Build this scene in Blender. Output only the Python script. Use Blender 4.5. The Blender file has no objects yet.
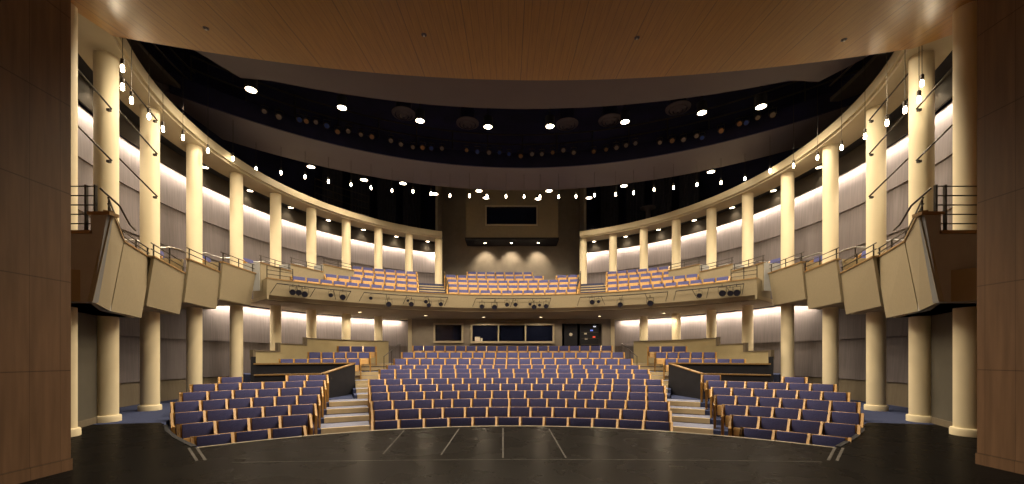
import bpy, bmesh, math, random
from math import sin, cos, pi, radians as rad, hypot, sqrt, atan2
from mathutils import Vector, Matrix
from mathutils.geometry import tessellate_polygon
random.seed(7)
sc = bpy.context.scene
COL = sc.collection

# ------------------------------------------------------------------ camera
F, U0, V0 = 400.0, 509.0, 357.0
CAM = Vector((-0.107, 0.0, 1.4))
cd = bpy.data.cameras.new('camera'); cam = bpy.data.objects.new('camera', cd); COL.objects.link(cam)
cam.location = CAM; cam.rotation_euler = (pi/2, 0, 0)
cd.sensor_width = 36; cd.lens = F/1024*36
cd.shift_x = (512-U0)/1024; cd.shift_y = (V0-242)/1024
cd.clip_start = 0.05; cd.clip_end = 200
sc.camera = cam
sc.view_settings.view_transform = 'Standard'; sc.view_settings.look = 'None'
sc.view_settings.gamma = 1; sc.view_settings.use_curve_mapping = False
sc.view_settings.exposure = 0.0
sc.cycles.use_denoising = True
sc.cycles.max_bounces = 8; sc.cycles.diffuse_bounces = 4; sc.cycles.glossy_bounces = 3
sc.cycles.sample_clamp_indirect = 6
sc.cycles.caustics_reflective = False; sc.cycles.caustics_refractive = False
w = bpy.data.worlds.new('dark_world'); sc.world = w; w.use_nodes = True
w.node_tree.nodes['Background'].inputs[0].default_value = (0, 0, 0, 1)

# ------------------------------------------------------------------ survey: photograph measures -> metres
def at_z(u, v, z):
    t = (z-CAM.z)*F/(V0-v); return Vector((CAM.x+(u-U0)/F*t, t, z))
def at_y(u, v, y):
    return Vector((CAM.x+(u-U0)/F*y, y, CAM.z+(V0-v)/F*y))
def on_circle(u, c, R):
    k = (u-U0)/F; bx = CAM.x-c[0]
    A = k*k+1; B = 2*(k*bx-c[1]); D = bx*bx+c[1]*c[1]-R*R
    t = (-B+sqrt(max(B*B-4*A*D, 0)))/(2*A)
    return CAM.x+k*t, t
def ang_on(u, c, R):
    x, y = on_circle(u, c, R); return atan2(x-c[0], y-c[1])
def P(c, R, a, z=0.0):
    return Vector((c[0]+R*sin(a), c[1]+R*cos(a), z))
RING = (0.0, 13.2)      # centre of the colonnade
STAL = (0.0, 1.2)       # centre of the stalls rows
BALC = (0.0, 6.7)       # centre of the balcony rows

# ------------------------------------------------------------------ mesh helpers
class MB:
    def __init__(s): s.v = []; s.f = []; s.m = []; s.mi = 0
    def add(s, vs, fs):
        o = len(s.v); s.v += [tuple(p) for p in vs]; s.f += [tuple(i+o for i in f) for f in fs]; s.m += [s.mi]*len(fs); return s
    def hexa(s, p):  # p[0:4] bottom loop, p[4:8] top loop
        return s.add(p, [(3, 2, 1, 0), (4, 5, 6, 7), (0, 1, 5, 4), (1, 2, 6, 5), (2, 3, 7, 6), (3, 0, 4, 7)])
    def box(s, c, d, rz=0.0, M=None):
        x, y, z = d[0]/2, d[1]/2, d[2]/2
        R = M if M is not None else Matrix.Rotation(rz, 3, 'Z')
        return s.hexa([Vector(c)+R@Vector(q) for q in ((-x,-y,-z),(x,-y,-z),(x,y,-z),(-x,y,-z),(-x,-y,z),(x,-y,z),(x,y,z),(-x,y,z))])
    def sweep(s, prof, c, a0, a1, n=48, closed=True):
        k = len(prof); vs = []; fs = []
        for i in range(n+1):
            a = a0+(a1-a0)*i/n
            for r, z in prof: vs.append(P(c, r, a, z))
        for i in range(n):
            for j in range(k if closed else k-1):
                q = (j+1) % k
                fs.append((i*k+j, i*k+q, (i+1)*k+q, (i+1)*k+j))
        if closed:
            fs.append(tuple(range(k))); fs.append(tuple(n*k+j for j in reversed(range(k))))
        return s.add(vs, fs)
    def ring(s, c, r0, r1, z0, z1, a0, a1, n=48):
        return s.sweep([(r0, z0), (r1, z0), (r1, z1), (r0, z1)], c, a0, a1, n)
    def tube(s, pts, r, n=8, caps=True):
        pts = [Vector(p) for p in pts]; vs = []; fs = []; m = len(pts)
        for i, p in enumerate(pts):
            t = (pts[min(i+1, m-1)]-pts[max(i-1, 0)]).normalized()
            up = Vector((0, 0, 1)) if abs(t.z) < .9 else Vector((1, 0, 0))
            a = t.cross(up).normalized(); b = t.cross(a)
            for j in range(n):
                q = 2*pi*j/n; vs.append(p+a*(r*cos(q))+b*(r*sin(q)))
        for i in range(m-1):
            for j in range(n):
                k = (j+1) % n; fs.append((i*n+j, i*n+k, (i+1)*n+k, (i+1)*n+j))
        if caps: fs.append(tuple(reversed(range(n)))); fs.append(tuple((m-1)*n+j for j in range(n)))
        return s.add(vs, fs)
    def lathe(s, prof, n=24, c=(0, 0, 0), M=None):
        vs = []; fs = []; k = len(prof); c = Vector(c)
        for j in range(n):
            q = 2*pi*j/n
            for r, z in prof:
                p = Vector((r*cos(q), r*sin(q), z)); vs.append(c+(M@p if M is not None else p))
        for j in range(n):
            q = (j+1) % n
            for i in range(k-1): fs.append((j*k+i, q*k+i, q*k+i+1, j*k+i+1))
        if prof[0] == prof[-1]: return s.add(vs, fs)
        if prof[0][0] > 1e-6: fs.append(tuple(j*k for j in reversed(range(n))))
        if prof[-1][0] > 1e-6: fs.append(tuple(j*k+k-1 for j in range(n)))
        return s.add(vs, fs)
    def prism(s, poly, z0, z1):  # z0/z1: number or function of (x, y)
        g = lambda z, p: z(p[0], p[1]) if callable(z) else z
        n = len(poly); tri = tessellate_polygon([[Vector((p[0], p[1], 0)) for p in poly]])
        vs = [(p[0], p[1], g(z0, p)) for p in poly]+[(p[0], p[1], g(z1, p)) for p in poly]
        fs = [tuple(t) for t in tri]+[tuple(i+n for i in t) for t in tri]+[(i, (i+1) % n, (i+1) % n+n, i+n) for i in range(n)]
        return s.add(vs, fs)
    def merge(s, me, M):
        o = len(s.v); s.v += [tuple(M@v.co) for v in me.vertices]
        for p in me.polygons: s.f.append(tuple(i+o for i in p.vertices)); s.m.append(s.mi)
    def mesh(s, name, mats, smooth=None, bevel=0.0, seg=2):
        me = bpy.data.meshes.new(name); me.from_pydata(s.v, [], s.f)
        for m in (mats if isinstance(mats, (list, tuple)) else [mats]): me.materials.append(m)
        for p, i in zip(me.polygons, s.m): p.material_index = i
        bm = bmesh.new(); bm.from_mesh(me)
        bmesh.ops.remove_doubles(bm, verts=bm.verts, dist=1e-5)
        bmesh.ops.recalc_face_normals(bm, faces=bm.faces)
        if bevel:
            es = [e for e in bm.edges if len(e.link_faces) == 2 and e.calc_face_angle(0) > .6]
            bmesh.ops.bevel(bm, geom=es, offset=bevel, segments=seg, affect='EDGES', profile=.6)
        bm.to_mesh(me); bm.free()
        if smooth is not None:
            for p in me.polygons: p.use_smooth = True
            me.set_sharp_from_angle(angle=rad(smooth))
        return me
def link(name, me, parent=None):
    o = bpy.data.objects.new(name, me); COL.objects.link(o)
    if parent is not None: o.parent = parent
    return o
def obj(name, mb, mats, parent=None, smooth=None, bevel=0.0, seg=2):
    return link(name, mb.mesh(name, mats, smooth, bevel, seg), parent)
def tag(o, label=None, cat=None, group=None, kind=None):
    if label: o['label'] = label
    if cat: o['category'] = cat
    if group: o['group'] = group
    if kind: o['kind'] = kind
    return o
def thing(name, label, cat, loc=(0, 0, 0), rz=0.0, group=None):
    o = bpy.data.objects.new(name, None); COL.objects.link(o); o.empty_display_size = .2
    o.location = loc; o.rotation_euler = (0, 0, rz)
    return tag(o, label, cat, group)
def struct(name, mb, mats, smooth=None, label=None, bevel=0.0):
    return tag(obj(name, mb, mats, None, smooth, bevel), label, kind='structure')
def dup(o, loc, rz, label, group=None, sx=1.0):
    r = o.copy(); COL.objects.link(r); r.location = loc; r.rotation_euler = (0, 0, rz); r.scale = (sx, 1, 1)
    r['label'] = label
    if group: r['group'] = group
    for ch in o.children:
        c = ch.copy(); COL.objects.link(c); c.parent = r
        for g in ch.children:
            d = g.copy(); COL.objects.link(d); d.parent = c
    return r
ORD = ['zeroth','first','second','third','fourth','fifth','sixth','seventh','eighth','ninth','tenth','eleventh','twelfth','thirteenth','fourteenth','fifteenth','sixteenth','seventeenth','eighteenth','nineteenth','twentieth']
for _a, _b in (('twenty', 20), ('thirty', 30), ('forty', 40)):
    for _i in range(1, 10): ORD.append(_a+'-'+ORD[_i])
    ORD.append({20: 'thirtieth', 30: 'fortieth', 40: 'fiftieth'}[_b])

# ------------------------------------------------------------------ materials
def nodes(name):
    m = bpy.data.materials.new(name); m.use_nodes = True
    nt = m.node_tree; b = nt.nodes['Principled BSDF']; return m, nt, b
def ramp(nt, src, c0, c1, p0=.3, p1=.7):
    r = nt.nodes.new('ShaderNodeValToRGB'); e = r.color_ramp.elements
    e[0].position = p0; e[1].position = p1; e[0].color = (*c0, 1); e[1].color = (*c1, 1)
    nt.links.new(src, r.inputs[0]); return r.outputs[0]
def noise(nt, scale=(1, 1, 1), s=5.0, det=4.0, coord='Object'):
    tc = nt.nodes.new('ShaderNodeTexCoord'); mp = nt.nodes.new('ShaderNodeMapping'); mp.inputs['Scale'].default_value = scale
    n = nt.nodes.new('ShaderNodeTexNoise'); n.inputs['Scale'].default_value = s; n.inputs['Detail'].default_value = det
    nt.links.new(tc.outputs[coord], mp.inputs[0]); nt.links.new(mp.outputs[0], n.inputs[0]); return n.outputs['Fac'], mp
def bump(nt, b, src, strength=.1, dist=.01):
    n = nt.nodes.new('ShaderNodeBump'); n.inputs['Strength'].default_value = strength; n.inputs['Distance'].default_value = dist
    nt.links.new(src, n.inputs['Height']); nt.links.new(n.outputs[0], b.inputs['Normal'])
def mat(name, c, rough=.6, var=.12, scale=(1, 1, 1), s=6.0, spec=.3, metal=0.0, bmp=0.0, coat=0.0):
    m, nt, b = nodes(name)
    b.inputs['Roughness'].default_value = rough; b.inputs['Specular IOR Level'].default_value = spec; b.inputs['Metallic'].default_value = metal
    if coat: b.inputs['Coat Weight'].default_value = coat; b.inputs['Coat Roughness'].default_value = .15
    f, _ = noise(nt, scale, s)
    nt.links.new(ramp(nt, f, [x*(1-var) for x in c], [min(1, x*(1+var)) for x in c]), b.inputs['Base Color'])
    if bmp: bump(nt, b, f, bmp)
    return m
def emit(name, c, strength):
    m, nt, b = nodes(name)
    b.inputs['Base Color'].default_value = (*c, 1)
    b.inputs['Emission Color'].default_value = (*c, 1); b.inputs['Emission Strength'].default_value = strength
    return m
def seam_math(nt, src, spacing, width):
    """1 on thin lines every `spacing` along src, 0 elsewhere"""
    d = nt.nodes.new('ShaderNodeMath'); d.operation = 'DIVIDE'; d.inputs[1].default_value = spacing
    fr = nt.nodes.new('ShaderNodeMath'); fr.operation = 'FRACT'
    lt = nt.nodes.new('ShaderNodeMath'); lt.operation = 'LESS_THAN'; lt.inputs[1].default_value = width/spacing
    nt.links.new(src, d.inputs[0]); nt.links.new(d.outputs[0], fr.inputs[0]); nt.links.new(fr.outputs[0], lt.inputs[0]); return lt.outputs[0]
def wood(name, c0, c1, scale, s=3.0, rough=.45, spec=.4, seams=(), seamdark=.45, offs=(0, 0, 0)):
    """stretched-noise grain with seams [(axis, spacing, width)]"""
    m, nt, b = nodes(name)
    f, mp = noise(nt, scale, s, 6)
    col = ramp(nt, f, c0, c1, .3, .72)
    if seams:
        tc = nt.nodes.new('ShaderNodeTexCoord'); ad = nt.nodes.new('ShaderNodeVectorMath'); ad.operation = 'ADD'; ad.inputs[1].default_value = offs
        sx = nt.nodes.new('ShaderNodeSeparateXYZ')
        nt.links.new(tc.outputs['Object'], ad.inputs[0]); nt.links.new(ad.outputs[0], sx.inputs[0])
        for ax, sp, wd in seams:
            lt = seam_math(nt, sx.outputs[ax], sp, wd)
            mx = nt.nodes.new('ShaderNodeMix'); mx.data_type = 'RGBA'; mx.blend_type = 'MULTIPLY'
            mx.inputs['B'].default_value = (seamdark, seamdark, seamdark, 1)
            nt.links.new(lt, mx.inputs['Factor']); nt.links.new(col, mx.inputs['A']); col = mx.outputs['Result']
    nt.links.new(col, b.inputs['Base Color'])
    b.inputs['Roughness'].default_value = rough; b.inputs['Specular IOR Level'].default_value = spec
    return m
M = {}
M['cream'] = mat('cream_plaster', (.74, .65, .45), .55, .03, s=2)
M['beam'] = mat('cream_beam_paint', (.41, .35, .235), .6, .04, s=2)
M['tan'] = mat('tan_fabric_panel', (.275, .23, .15), .75, .10, (14, 14, 1), 9, bmp=.1)
M['tanwall'] = mat('tan_parapet_paint', (.40, .335, .19), .7, .05, s=3)
M['soffit'] = mat('soffit_paint', (.33, .27, .17), .7, .05, s=3)
M['taupe'] = mat('taupe_end_paint', (.34, .35, .36), .7, .06, s=3)
M['wall'] = mat('mauve_wall_panel', (.135, .117, .12), .8, .14, (7, 7, .25), 3, bmp=.05)
M['wain'] = mat('brown_wainscot', (.16, .13, .09), .6, .1, (6, 6, .4), 4)
M['rear'] = mat('dark_rear_wall', (.22, .19, .155), .7, .08, s=3)
M['black'] = mat('black_paint', (.012, .012, .017), .7, .2, s=3)
M['night'] = mat('house_black', (.012, .013, .046), .85, .25, s=1)
M['header'] = mat('dark_header', (.055, .047, .038), .7, .1, s=2)
M['cloud'] = mat('grey_reflector', (.088, .074, .088), .6, .05, s=1.2)
M['sidewall'] = mat('dark_side_wall', (.10, .09, .07), .7, .06, s=3)
M['metal'] = mat('dark_bronze_metal', (.045, .038, .03), .4, .1, metal=.6, spec=.5)
M['steel'] = mat('brushed_steel', (.5, .5, .5), .3, .05, metal=1)
M['cap'] = wood('oak_cap', (.21, .125, .045), (.31, .19, .075), (1, 8, 8), 4, .4)
M['seatwood'] = wood('seat_oak', (.37, .195, .045), (.50, .285, .08), (9, 9, 1.2), 3, .38, .45)
M['blue'] = mat('blue_seat_fabric', (.082, .088, .225), .85, .14, s=40, spec=.15, bmp=.06)
M['under'] = wood('seat_pan_oak', (.52, .31, .11), (.68, .44, .19), (1.5, 9, 9), 3, .4)
M['carpet'] = mat('blue_carpet', (.05, .062, .125), .95, .35, s=45, spec=.05, bmp=.2)
M['tread'] = mat('tread_carpet', (.20, .215, .30), .95, .25, s=40, spec=.05)
M['nose'] = mat('tan_nosing', (.50, .40, .24), .5, .08, s=5)
M['prosc'] = wood('proscenium_wood', (.18, .105, .06), (.265, .155, .09), (5, 5, .35), 3, .42, .35, ((2, 1.09, .012), (1, .31, .005)), .5, (0, .12, .952))
M['cano'] = wood('canopy_wood', (.25, .118, .014), (.34, .165, .022), (9, .5, 1), 3, .3, .5, ((0, .14, .01), (0, 1.12, .018)), .62, (20, 0, 0))
M['bulb'] = emit('bulb_glow', (1, .82, .56), 48)
M['disc'] = emit('lamp_lens_glow', (1, .83, .56), 14)
M['sofdisc'] = emit('soffit_lens_glow', (1, .78, .45), 7)
M['frame'] = mat('window_frame_paint', (.42, .36, .25), .5, .05)
M['glassdark'] = mat('dark_window_glass', (.006, .008, .02), .08, .1, spec=.6)
for k, c in (('lw', (.22, .18, .16)), ('lb', (.03, .06, .26)), ('lo', (.26, .14, .07)), ('ld', (.02, .02, .035))):
    M[k] = mat('lens_'+k, c, .2, .05, spec=.6)
M['paper'] = mat('paper_white', (.6, .55, .45), .7)
M['redglow'] = emit('red_indicator', (1, .1, .05), .25)
M['blueglow'] = emit('blue_indicator', (.15, .25, 1), .5)
M['whiteglow'] = emit('shelf_lamp', (.9, .9, 1), .9)

# stage floor: black, scuffed, semi-gloss
m, nt, b = nodes('black_stage_floor')
f, _ = noise(nt, (1, 1, 1), 1.3, 6); f2, _ = noise(nt, (1, 7, 1), 6, 8)
c = ramp(nt, f2, (.0035, .003, .003), (.007, .006, .0055), .45, .75)
nt.links.new(c, b.inputs['Base Color'])
r = nt.nodes.new('ShaderNodeMapRange'); r.inputs[3].default_value = .24; r.inputs[4].default_value = .31
nt.links.new(f, r.inputs[0])
b.inputs['Specular IOR Level'].default_value = 0; b.inputs['Roughness'].default_value = 1
gl = nt.nodes.new('ShaderNodeBsdfGlossy'); gl.inputs['Color'].default_value = (1, .97, .93, 1); nt.links.new(r.outputs[0], gl.inputs['Roughness'])
mx = nt.nodes.new('ShaderNodeMixShader'); mx.inputs[0].default_value = .048
nt.links.new(b.outputs[0], mx.inputs[1]); nt.links.new(gl.outputs[0], mx.inputs[2])
nt.links.new(mx.outputs[0], nt.nodes['Material Output'].inputs['Surface'])
M['stage'] = m
M['scuff'] = mat('stage_scuff_paint', (.065, .058, .05), .6, .5, s=9)
M['tape'] = mat('stage_edge_trim', (.30, .26, .19), .4, .2, s=6)

# ------------------------------------------------------------------ rows of the stalls
ZR = [8.9, 9.9, 11.0, 12.0, 12.9, 13.6, 14.3, 15.1, 16.0, 17.0, 18.4, 19.9]
RR = [z-1.2 for z in ZR]
TOP = [.06, .16, .26, .395, .54, .69, .83, .96, 1.09, 1.33, 1.61, 1.95]
FL = [t-.86 for t in TOP]
EXT = [(373,671,12),(373,670,13),(372,668.5,15),(370.5,665.5,17),(370,664.5,18),(369,662,19),(379.5,650,18),(379.5,648.5,18),(387,639,19),(394,632,19),(402,624,19),(413,612,19)]

# ------------------------------------------------------------------ SETTING: floors
lip = [P((0, .9), 7.2, a) for a in [rad(-43)+rad(86)*i/32 for i in range(33)]]
left_edge = [(-9.8, 7.9), (-8.75, 8.3), (-7.55, 8.55), (-7.15, 8.2), (-6.6, 7.6), (-5.9, 6.95)]
right_edge = [(-x, y) for x, y in reversed(left_edge)]
out = [(-9.8, -3.4)]+left_edge+[(p.x, p.y) for p in lip]+right_edge+[(9.8, -3.4)]
struct('floor_stage', MB().prism(out, -1.3, 0.0), M['stage'], label='black scuffed stage floor with curved front edge')
struct('trim_1', MB().sweep([(7.17, -.12), (7.235, -.12), (7.235, .006), (7.17, .006)], (0, .9), rad(-43), rad(43), 40), M['tape'], label='thin tan trim along the curved stage edge')
# side floors (blue carpet at stage level), their inner face is the pit wall
def ringpt(a): return P(RING, 11.3, a)
for sgn, nm in ((-1, 'floor_left'), (1, 'floor_right')):
    inner = [(4.9, 6.2), (5.9, 6.95), (6.6, 7.6), (7.15, 8.2), (7.6, 8.75), (7.95, 9.4), (8.5, 10.2), (8.75, 11.0), (8.9, 11.7)]
    inner += [tuple(P(STAL, 13.48, rad(a)).xy) for a in (38, 34, 30, 26, 23.5)]
    inner += [tuple(P(STAL, 15.4, rad(a)).xy) for a in (23.5, 28, 33, 38, 42, 46)]
    outer = [tuple(ringpt(rad(a)).xy) for a in (83, 95, 105, 115, 125)]
    poly = [(sgn*x, y) for x, y in inner+outer+[(9.3, 6.2)]]
    struct(nm, MB().prism(poly, -1.3, -.004), M['carpet'], label='blue carpet beside the columns')
mb = MB()
for i in range(12):
    a = rad(62) if i < 7 else rad(23.4) if i < 9 else rad((39, 36, 33)[i-9])
    r0 = RR[i]-.45 if i else 5.2
    r1 = RR[i+1]-.45 if i < 11 else 22.0
    if i == 11: a = rad(22)
    mb.ring(STAL, r0, r1+.02, -1.4, FL[i], -a, a, 60)
struct('floor_stalls', mb, M['carpet'], label='stepped carpeted floor under the stalls rows')
# low oak rim around the ends of the seat pit
for sgn, nm in ((-1, 'trim_2'), (1, 'trim_3')):
    pts = [(5.02, 6.24), (5.9, 6.95), (6.6, 7.6), (7.15, 8.2)]
    mb = MB()
    for p, q in zip(pts, pts[1:]):
        d = Vector((q[0]-p[0], q[1]-p[1], 0)); n = Vector((d.y, -d.x, 0)).normalized()*.035
        mb.prism([(sgn*(p[0]+n.x), p[1]+n.y), (sgn*(q[0]+n.x), q[1]+n.y), (sgn*(q[0]-n.x), q[1]-n.y), (sgn*(p[0]-n.x), p[1]-n.y)], -.5, .01)
    struct(nm, mb, M['black'], label='dark rim where the stage curls round the seats')
# scuffed seams on the stage
def stage_line(name, pts, wd, label):
    mb = MB()
    for p, q in zip(pts, pts[1:]):
        a, b2 = at_z(*p, 0), at_z(*q, 0); d = (b2-a); n = Vector((-d.y, d.x, 0)).normalized()*wd/2
        mb.hexa([a-n, b2-n, b2+n, a+n]+[x+Vector((0, 0, .003)) for x in (a-n, b2-n, b2+n, a+n)])
    return struct(name, mb, M['scuff'], label=label)
stage_line('trim_4', [(232, 462.5), (300, 461.5), (400, 460.3), (512, 459.5), (640, 459.8), (720, 460.5), (822, 462)], .016, 'straight worn seam across the stage floor')
stage_line('trim_5', [(404, 430.5), (383, 454)], .02, 'slanting seam on the stage apron left of centre')
stage_line('trim_6', [(459, 428.8), (441, 455)], .02, 'second slanting seam on the stage apron')
stage_line('trim_7', [(503, 428.3), (503, 458)], .02, 'central straight seam on the stage apron')
stage_line('trim_8', [(549, 429), (566, 458)], .02, 'slanting seam on the stage apron right of centre')
for sgn, k in ((-1, 9), (1, 10)):
    for j, o in enumerate((0, .1)):
        a = Vector((sgn*(4.93+o), 6.18-o*.3, 0)); b2 = Vector((sgn*(4.22+o), 5.42-o*.2, 0)); n = Vector((.012, -.012*sgn, 0))
        mb2 = MB() if j == 0 else mb2
        mb2.hexa([a-n, b2-n, b2+n, a+n]+[x+Vector((0, 0, .003)) for x in (a-n, b2-n, b2+n, a+n)])
    struct('trim_%d' % k, mb2, M['scuff'], label='double metal edge strip at the %s corner of the apron' % ('left' if sgn < 0 else 'right'))

# ------------------------------------------------------------------ SETTING: proscenium, canopy, shell
for sgn, nm, x, y in ((-1, 'wall_left', -5.54, 4.96), (1, 'wall_right', 6.024, 5.24)):
    mb = MB(); xo = sgn*12.5
    mb.hexa([(x, -3.4, .0), (xo, -3.4, .0), (xo, y, .0), (x, y, .0), (x, -3.4, 13), (xo, -3.4, 13), (xo, y, 13), (x, y, 13)])
    struct(nm, mb, M['prosc'], label='tall panelled wood wall at the %s edge of the stage' % ('left' if sgn < 0 else 'right'))
    mb = MB(); xi = x-sgn*.012
    mb.hexa([(xi, -3.4, 0), (x, -3.4, 0), (x, y+.01, 0), (xi, y+.01, 0), (xi, -3.4, .145), (x, -3.4, .145), (x, y+.01, .145), (xi, y+.01, .145)])
    struct('baseboard_left' if sgn < 0 else 'baseboard_right', mb, M['prosc'])
struct('wall_back', MB().box((0, -3.6, 6), (25, .3, 14)), M['night'])
zc = lambda x, y: 6.64+.14*y
poly = [(-7.95, 2.5), (8.9, 2.5), (8.8, 7.6)]+[(x, -14.9+sqrt(24.4**2-(x-.72)**2)) for x in [8.28-16.22*i/40 for i in range(41)]]
cano = struct('ceiling_canopy', MB().prism(poly, zc, lambda x, y: zc(x, y)+.22), M['cano'], label='curved wood plank ceiling over the front of the stage')
struct('ceiling_stage', MB().box((0, .3, 12.9), (25, 8, .2)), M['night'])
mb = MB().sweep([(13.2, -1), (13.4, -1), (13.4, 13), (13.2, 13)], RING, rad(-152), rad(152), 72)
struct('wall_house', mb, M['night'], label='dark outer shell of the auditorium')
struct('ceiling_house', MB().prism([tuple(P(RING, 13.4, rad(a)).xy) for a in range(-150, 151, 10)], 12.8, 13.0), M['night'], label='black ceiling high above the lights')

# ------------------------------------------------------------------ SETTING: outer walls behind the colonnade
RW = 11.2
def wall_bands(name, bands, a0, a1, label, mats=None):
    mb = MB()
    for k, (z0, z1) in enumerate(bands):
        mb.mi = mats[k] if mats else 0
        mb.sweep([(RW-.05, z0), (RW+.12, z0), (RW+.12, z1), (RW+.0, z1)], RING, a0, a1, 60)
    return struct(name, mb, [M['wall'], M['wain']], label=label)
for sgn, nm in ((-1, 'left'), (1, 'right')):
    A0, A1 = sgn*rad(23.2), sgn*rad(128)
    wall_bands('wall_upper_'+nm, [(3.5, 5.0), (5.0, 6.3), (6.3, 7.6)], A0, A1, 'upper curved mauve wall panels on the %s lit from above' % nm)
    wall_bands('wall_lower_'+nm, [(-.1, .67), (.67, 2.0), (2.0, 3.46)], sgn*rad(26), sgn*rad(117), 'lower curved mauve wall panels on the %s lit from above' % nm, [1, 0, 0])
    # header that hides the upper cove lamps, and the corridor ceiling above the lamps
    mb = MB().sweep([(10.86, 7.42), (10.9, 7.42), (10.9, 8.0), (10.86, 8.0)], RING, A0, A1, 60)
    struct('trim_%d' % (11 if sgn < 0 else 12), mb, M['header'], label='dark curved header above the lit upper wall, %s side' % nm)
    mb = MB().ring(RING, 10.3, RW+.3, 8.0, 8.12, A0, A1, 60)
    struct('ceiling_gallery_'+nm, mb, M['black'], label='dark ceiling strip between columns and upper wall, %s side' % nm)
    # dark wall piece beside the two front columns, lower level
    p, q = (8.22, 7.1), (8.93, 8.62)
    for nm2, z0, z1, th, mt in (('wall_side_', 0, 2.6, .16, 'sidewall'), ('baseboard_side_', 0, .13, .20, 'wain')):
        a = Vector((q[0]-p[0], q[1]-p[1])).normalized(); n = (a.y*th, -a.x*th); n0 = (0, 0) if th < .18 else (-a.y*.025, a.x*.025)
        pts = [(p[0]+n0[0], p[1]+n0[1]), (p[0]+n[0], p[1]+n[1]), (q[0]+n[0], q[1]+n[1]), (q[0]+n0[0], q[1]+n0[1])]
        struct(nm2+nm, MB().prism([(sgn*x, y) for x, y in pts], z0, z1), M[mt], label='dark wall between the two front columns, %s side' % nm if z1 > 1 else None)

# ------------------------------------------------------------------ ring beam and columns
for sgn, nm in ((-1, 'left'), (1, 'right')):
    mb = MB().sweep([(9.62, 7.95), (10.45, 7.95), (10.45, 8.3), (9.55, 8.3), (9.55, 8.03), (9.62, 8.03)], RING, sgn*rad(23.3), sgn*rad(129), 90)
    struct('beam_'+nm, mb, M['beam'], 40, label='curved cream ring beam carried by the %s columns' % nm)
DC = [407.5, 363, 318, 275.5, 236, 200, 165, 132.7, 102, 72.3]
ANG = []
for d in DC:
    k = d/F; A = k*k+1; B = -2*13.2; D = 13.2**2-9.95**2
    t = (-B+sqrt(max(0, B*B-4*A*D)))/(2*A); ANG.append(atan2(k*t, t-13.2))
def column(x, y, label):
    zb = -.01 if y < 16 else .4 if y < 21.4 else 3.6
    t = thing('column', label, 'column', (x, y, zb), 0, 'round cream columns of the colonnade')
    obj('shaft', MB().lathe([(.2, .13), (.2, 7.97-zb)], 32), M['cream'], t, 40)
    obj('plinth', MB().lathe([(.245, 0), (.245, .12), (.235, .14), (.2, .15)], 32), M['cream'], t, 40)
pos = [(-8.0, 7.05)]+[tuple(P(RING, 9.95, -a).xy) for a in ANG]+[tuple(P(RING, 9.95, a).xy) for a in reversed(ANG)]+[(8.12, 7.15)]
for i, (x, y) in enumerate(pos):
    s, k = ('left', i+1) if i < 11 else ('right', 22-i)
    column(x, y, 'round cream column, %s from the stage on the %s side' % (ORD[k], s))

# lighting pipes that run between the front columns, with brackets
for sgn, nm in ((-1, 'left'), (1, 'right')):
    for bay, (p, q, r2, zz) in enumerate((((9.03, 10.15), (9.0, 8.95), .018, ((5.47, 6.02), (6.55, 7.1), (7.4, 7.95))), ((8.6, 8.55), (8.5, 7.4), .018, ((5.6, 6.1), (6.7, 7.2))))):
        for k, (za, zb) in enumerate(zz):
            lab = 'dark slanted lighting pipe, %s from bottom, behind the %s column on the %s' % (ORD[k+1], ('second', 'first')[bay], nm)
            t = thing('lighting_pipe', lab, 'pipe', (sgn*p[0], p[1], za), 0, 'lighting pipes between columns')
            v = Vector((sgn*(q[0]-p[0]), q[1]-p[1], zb-za))
            obj('pipe', MB().tube([(0, 0, 0), v], r2), M['metal'], t, 40)
            obj('bracket', MB().box((sgn*.06, 0, -.02), (.07, .05, .05)), M['metal'], t)

# ------------------------------------------------------------------ balcony: soffit, fascia, terraces
BF = 11.5
aF = ang_on(757, BALC, BF)      # where the curved front ends against the side boxes
prof = [(BF+.03, 3.62), (BF+.22, 3.47), (BF+.45, 3.47), (BF+.45, 4.10), (BF+.14, 4.19), (BF-.03, 4.19)]
struct('wall_balcony_front', MB().sweep(prof, BALC, -aF, aF, 90), M['tan'], label='curved tan parapet wall of the balcony')
for sgn, nm in ((-1, 'left'), (1, 'right')):
    struct('wall_balcony_end_'+nm, MB().box(P(BALC, BF+.75, sgn*(aF-.003), 3.84), (.06, 1.45, .74), -sgn*aF), M['tan'], label='tan end of the balcony parapet beside the boxes, %s side' % nm)
struct('trim_13', MB().ring(BALC, BF-.05, BF+.2, 4.19, 4.225, -aF, aF, 90), M['cap'], label='oak cap along the curved balcony parapet')
# soffit: dark lip then the flat slab
mb = MB().prism([tuple(P(BALC, BF+.2, a).xy) for a in [-aF+2*aF*i/40 for i in range(41)]]+[tuple(P(RING, 10.95, a).xy) for a in [rad(76)-rad(152)*i/60 for i in range(61)]], 3.47, 3.6)
struct('ceiling_balcony_soffit', mb, M['soffit'], label='flat tan underside of the balcony')
mb = MB()
BR = [12.6+.92*k for k in range(5)]; BT = [4.62+.415*k for k in range(5)]
for k in range(5):
    a = (aF*.985, rad(41), rad(38), rad(36), rad(18.5))[k]
    mb.ring(BALC, BR[k]-.45 if k else BF+.3, BR[k+1]-.43 if k < 4 else 19.2, 3.6, BT[k]-.86, -a, a, 60)
struct('floor_balcony', mb, M['carpet'], label='stepped balcony floor')

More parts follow.
